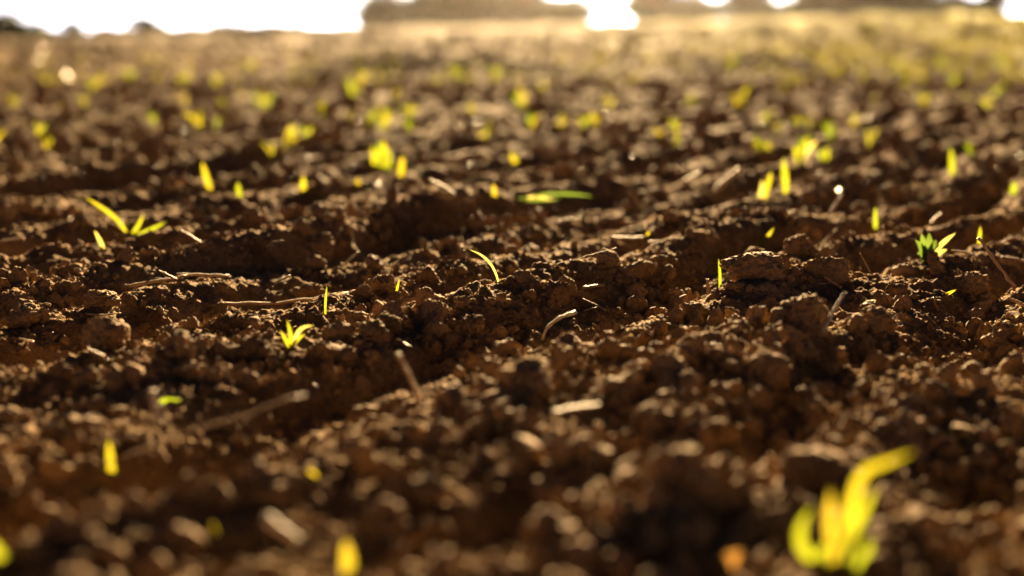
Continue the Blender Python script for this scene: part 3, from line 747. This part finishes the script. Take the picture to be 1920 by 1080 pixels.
for _ in range(125):
    py = 85 + 215 * random.random() ** 1.5; px = random.uniform(-20, 1940)
    if py > 150 and random.random() < 0.45: continue
    g = ground_hit(px, py, False); hp = 0.04 * random.uniform(0.6, 1.3) * FPX / g[1]
    tuft(px, py, hp, 'soft yellow-green seedling glowing in the blurred field behind the focused band', 'blurred seedlings behind the focused band', 3)

# the far young crop, beyond counting
def far_crop(n):
    v, f = [], []; r = np.random.default_rng(5); made = 0
    while made < n:
        d = math.exp(r.uniform(math.log(7), math.log(370))); sl = r.uniform(-0.5, 0.5)
        w = 0.012 + 0.98 * max(0, min(1, (sl - 0.02) / 0.32)) ** 1.4 * min(1, max(0, (d - 8) / 25))
        if r.random() > w: continue
        x = d * sl; made += 1; v.append((x, d))
    P = np.array(v); Z = height(P[:, 0], P[:, 1], False); V = []
    for (x, d), z in zip(P, Z):
        k = max(1, d / 28)                                   # far tufts stand for a patch of plants
        for _ in range(4):
            an = r.uniform(0, 6.28); h = 0.07 * r.uniform(0.6, 1.2) * min(k, 2.2); q = 0.05 * k; b = len(V)
            cx, cy = x + r.normal(0, q), d + r.normal(0, q); dx, dy = math.cos(an), math.sin(an); w = 0.006 * k * 1.4
            V += [(cx - dy * w, cy + dx * w, z - 0.01), (cx + dy * w, cy - dx * w, z - 0.01), (cx + dx * h * 0.35 + dy * w, cy + dy * h * 0.35 - dx * w, z + h * 0.7), (cx + dx * h * 0.6, cy + dy * h * 0.6, z + h)]
            f.append((b, b + 1, b + 2, b + 3))
    o = obj('young_crop', mesh('young_crop', V, f, False), M_CROP); o['kind'] = 'stuff'
    tag(o, 'far haze of young yellow-green crop covering the field towards the trees', 'crop')
far_crop(9000)

# ------------------------------------------------------------------ straw, sticks and stalks
def tube(pts, r0, r1, seg=10, flat=1.0, seed=0):
    P = smooth_path(pts, seg); rr = np.random.default_rng(seed); v, f = [], []; ns = 8
    L = np.linalg.norm(P[-1] - P[0]); P = P + rr.normal(0, 0.006 * L, P.shape) * np.r_[0, np.ones(seg - 2), 0][:, None]
    T = np.gradient(P, axis=0); T /= np.linalg.norm(T, axis=1)[:, None]
    for i in range(seg):
        a = np.cross(T[i], (0.1, 0.2, 1)); a /= np.linalg.norm(a); b = np.cross(T[i], a)
        r = (r0 + (r1 - r0) * i / (seg - 1)) * (1 + 0.12 * rr.normal())
        for j in range(ns):
            t = j * 2 * math.pi / ns; v.append(P[i] + a * math.cos(t) * r + b * math.sin(t) * r * flat)
    for i in range(seg - 1):
        for j in range(ns):
            f.append((i * ns + j, i * ns + (j + 1) % ns, (i + 1) * ns + (j + 1) % ns, (i + 1) * ns + j))
    # hollow broken ends: a dished cap
    for e_, s_ in ((0, 1), (seg - 1, -1)):
        c = len(v); v.append(P[e_] + T[e_] * s_ * r0 * 0.6)
        for j in range(ns):
            a, b = e_ * ns + j, e_ * ns + (j + 1) % ns
            f.append((c, b, a) if s_ == 1 else (c, a, b))
    return mesh('straw', v, f)
def straw(pl, wpx, label, m=None, name='straw', flat=0.8, cat='straw', lift=1.3, tip=0.0, taper=0.75):
    low = max(pl, key=lambda p: p[1]); g = ground_hit(*low); dep = g[1] * 0.992; s = dep / FPX
    pts = []
    for (px, py) in pl:
        d = dep + tip * (low[1] - py) / max(1, abs(low[1] - min(p[1] for p in pl)))
        pts.append(at_depth(px, py, d) - g + np.array([0, 0, wpx * s * lift]))
    o = obj(name, tube(pts, wpx * s / 2, wpx * s / 2 * taper, 12, flat, int(pl[0][0])), m or M_STRAW, None, tuple(map(float, g)))
    return tag(o, label, cat, 'straw and stalk litter')
for k, (pl, w_, lab, m) in enumerate(ST):
    straw(pl, w_, lab, m, flat=0.35 if 'flat' in lab or 'flake' in lab or 'leaf' in lab else 0.8)

# more short straw bits between the crumbs, and pale grains added as blurred glints
for k in range(60):
    px, py = random.uniform(0, 1920), random.choice([random.uniform(300, 470), random.uniform(440, 690)])
    g = ground_hit(px, py); s = g[1] / FPX; an = random.uniform(-0.7, 0.7); ln = random.uniform(14, 46) * s
    dv = np.array([math.cos(an), random.uniform(-0.5, 0.5), math.sin(an) * 0.45]); dv /= np.linalg.norm(dv); dv *= ln / 2
    bend = np.array([0, 0, ln * random.uniform(0.0, 0.12)])
    o = obj('straw', tube([-dv, bend, dv], random.uniform(1.2, 2.6) * s, random.uniform(0.8, 1.6) * s, 8, 0.7, k), random.choice([M_STRAW, M_STRAW, M_GREY]), None, (g[0], g[1], g[2] + 2.5 * s + abs(dv[2]) * 0.6))
    tag(o, 'short dull straw fragment half buried among the crumbs', 'straw', 'short straw fragments among the crumbs'); MANY.append((o, px, py, 'short dull straw bit'))
for k in range(70):
    px, py = random.uniform(0, 1920), random.uniform(170, 380)
    g = ground_hit(px, py, False); q = random.uniform(3, 6.5) * g[1] / FPX
    o = obj('grain', CL_SM[k % 8], None); o.material_slots[0].link = 'OBJECT'; o.material_slots[0].material = M_PEB
    o.scale = (q, q, q * 0.7); o.rotation_euler = (0, 0, k); o.location = (g[0], g[1], g[2] + 0.012)
    tag(o, 'small pale grain added as a glint on the blurred ridges', 'grain', 'grains added as glints on the blurred ridges'); MANY.append((o, px, py, 'small pale grain added as a glint'))

# small pale glints: bits of chaff and pebbles catching the sun
GL = [(860, 408, 22, 'bright white chaff fleck on the ridge above the centre hollow'), (708, 351, 18, 'bright chaff fleck beside the short orange-tinged blade'),
      (1535, 178, 20, 'lone white pebble shining in the blurred right field'), (297, 279, 10, 'lone white pebble shining in the blurred left field'),
      (1150, 225, 12, 'bright pale fragment on a blurred ridge below the sun'), (1287, 458, 9, 'small sparkling grain left of the thin brown stick'),
      (98, 545, 10, 'small white fragment left of the round clod'), (1125, 440, 12, 'pale grain behind the pale level straw'),
      (1200, 435, 8, 'tiny grain beside the tiny bright blade'), (660, 968, 14, 'pale grain in the dark bottom centre left'),
      (1722, 725, 10, 'pale grain on the dark right foreground ridge'), (1690, 668, 10, 'small shining grain on the right foreground ridge'),
      (1057, 745, 16, 'bright chaff fleck above the pale blurred flake'), (1826, 567, 6, 'tiny white grain below the crumbly right clod')]
for k, (px, py, w_, lab) in enumerate(GL):
    g = ground_hit(px, py, px > 1000); s = w_ * g[1] / FPX / 2
    o = obj('pebble' if 'pebble' in lab or 'grain' in lab else 'chaff_fleck', CL_SM[k % 8].copy(), None)
    o.data.materials.clear(); o.data.materials.append(M_PEB)
    o.scale = (s, s * 0.7, s * 0.6); o.location = (g[0], g[1], g[2] + 0.5 * s); tag(o, lab, 'pebble' if o.name.startswith('pebble') else 'chaff')

# ------------------------------------------------------------------ thin haze volume added for the glow around the sun
def haze():
    x0, x1, y0, y1, z0, z1 = -760, 760, -30, 640, -25, 26
    v = [(x, y, z) for x in (x0, x1) for y in (y0, y1) for z in (z0, z1)]
    f = [(0, 1, 3, 2), (4, 6, 7, 5), (0, 4, 5, 1), (2, 3, 7, 6), (0, 2, 6, 4), (1, 5, 7, 3)]
    m, nt = mat('haze'); p = N(nt, 'ShaderNodeVolumePrincipled')
    p.inputs['Color'].default_value = (1.0, 0.97, 0.92, 1); p.inputs['Density'].default_value = 0.000014
    p.inputs['Anisotropy'].default_value = 0.94
    o = N(nt, 'ShaderNodeOutputMaterial'); nt.links.new(p.outputs[0], o.inputs['Volume'])
    h = obj('haze', mesh('haze', v, f, False), m); h['kind'] = 'stuff'
    tag(h, 'thin warm haze added over the whole field for the sun glow', 'haze')
haze()
tell_apart()
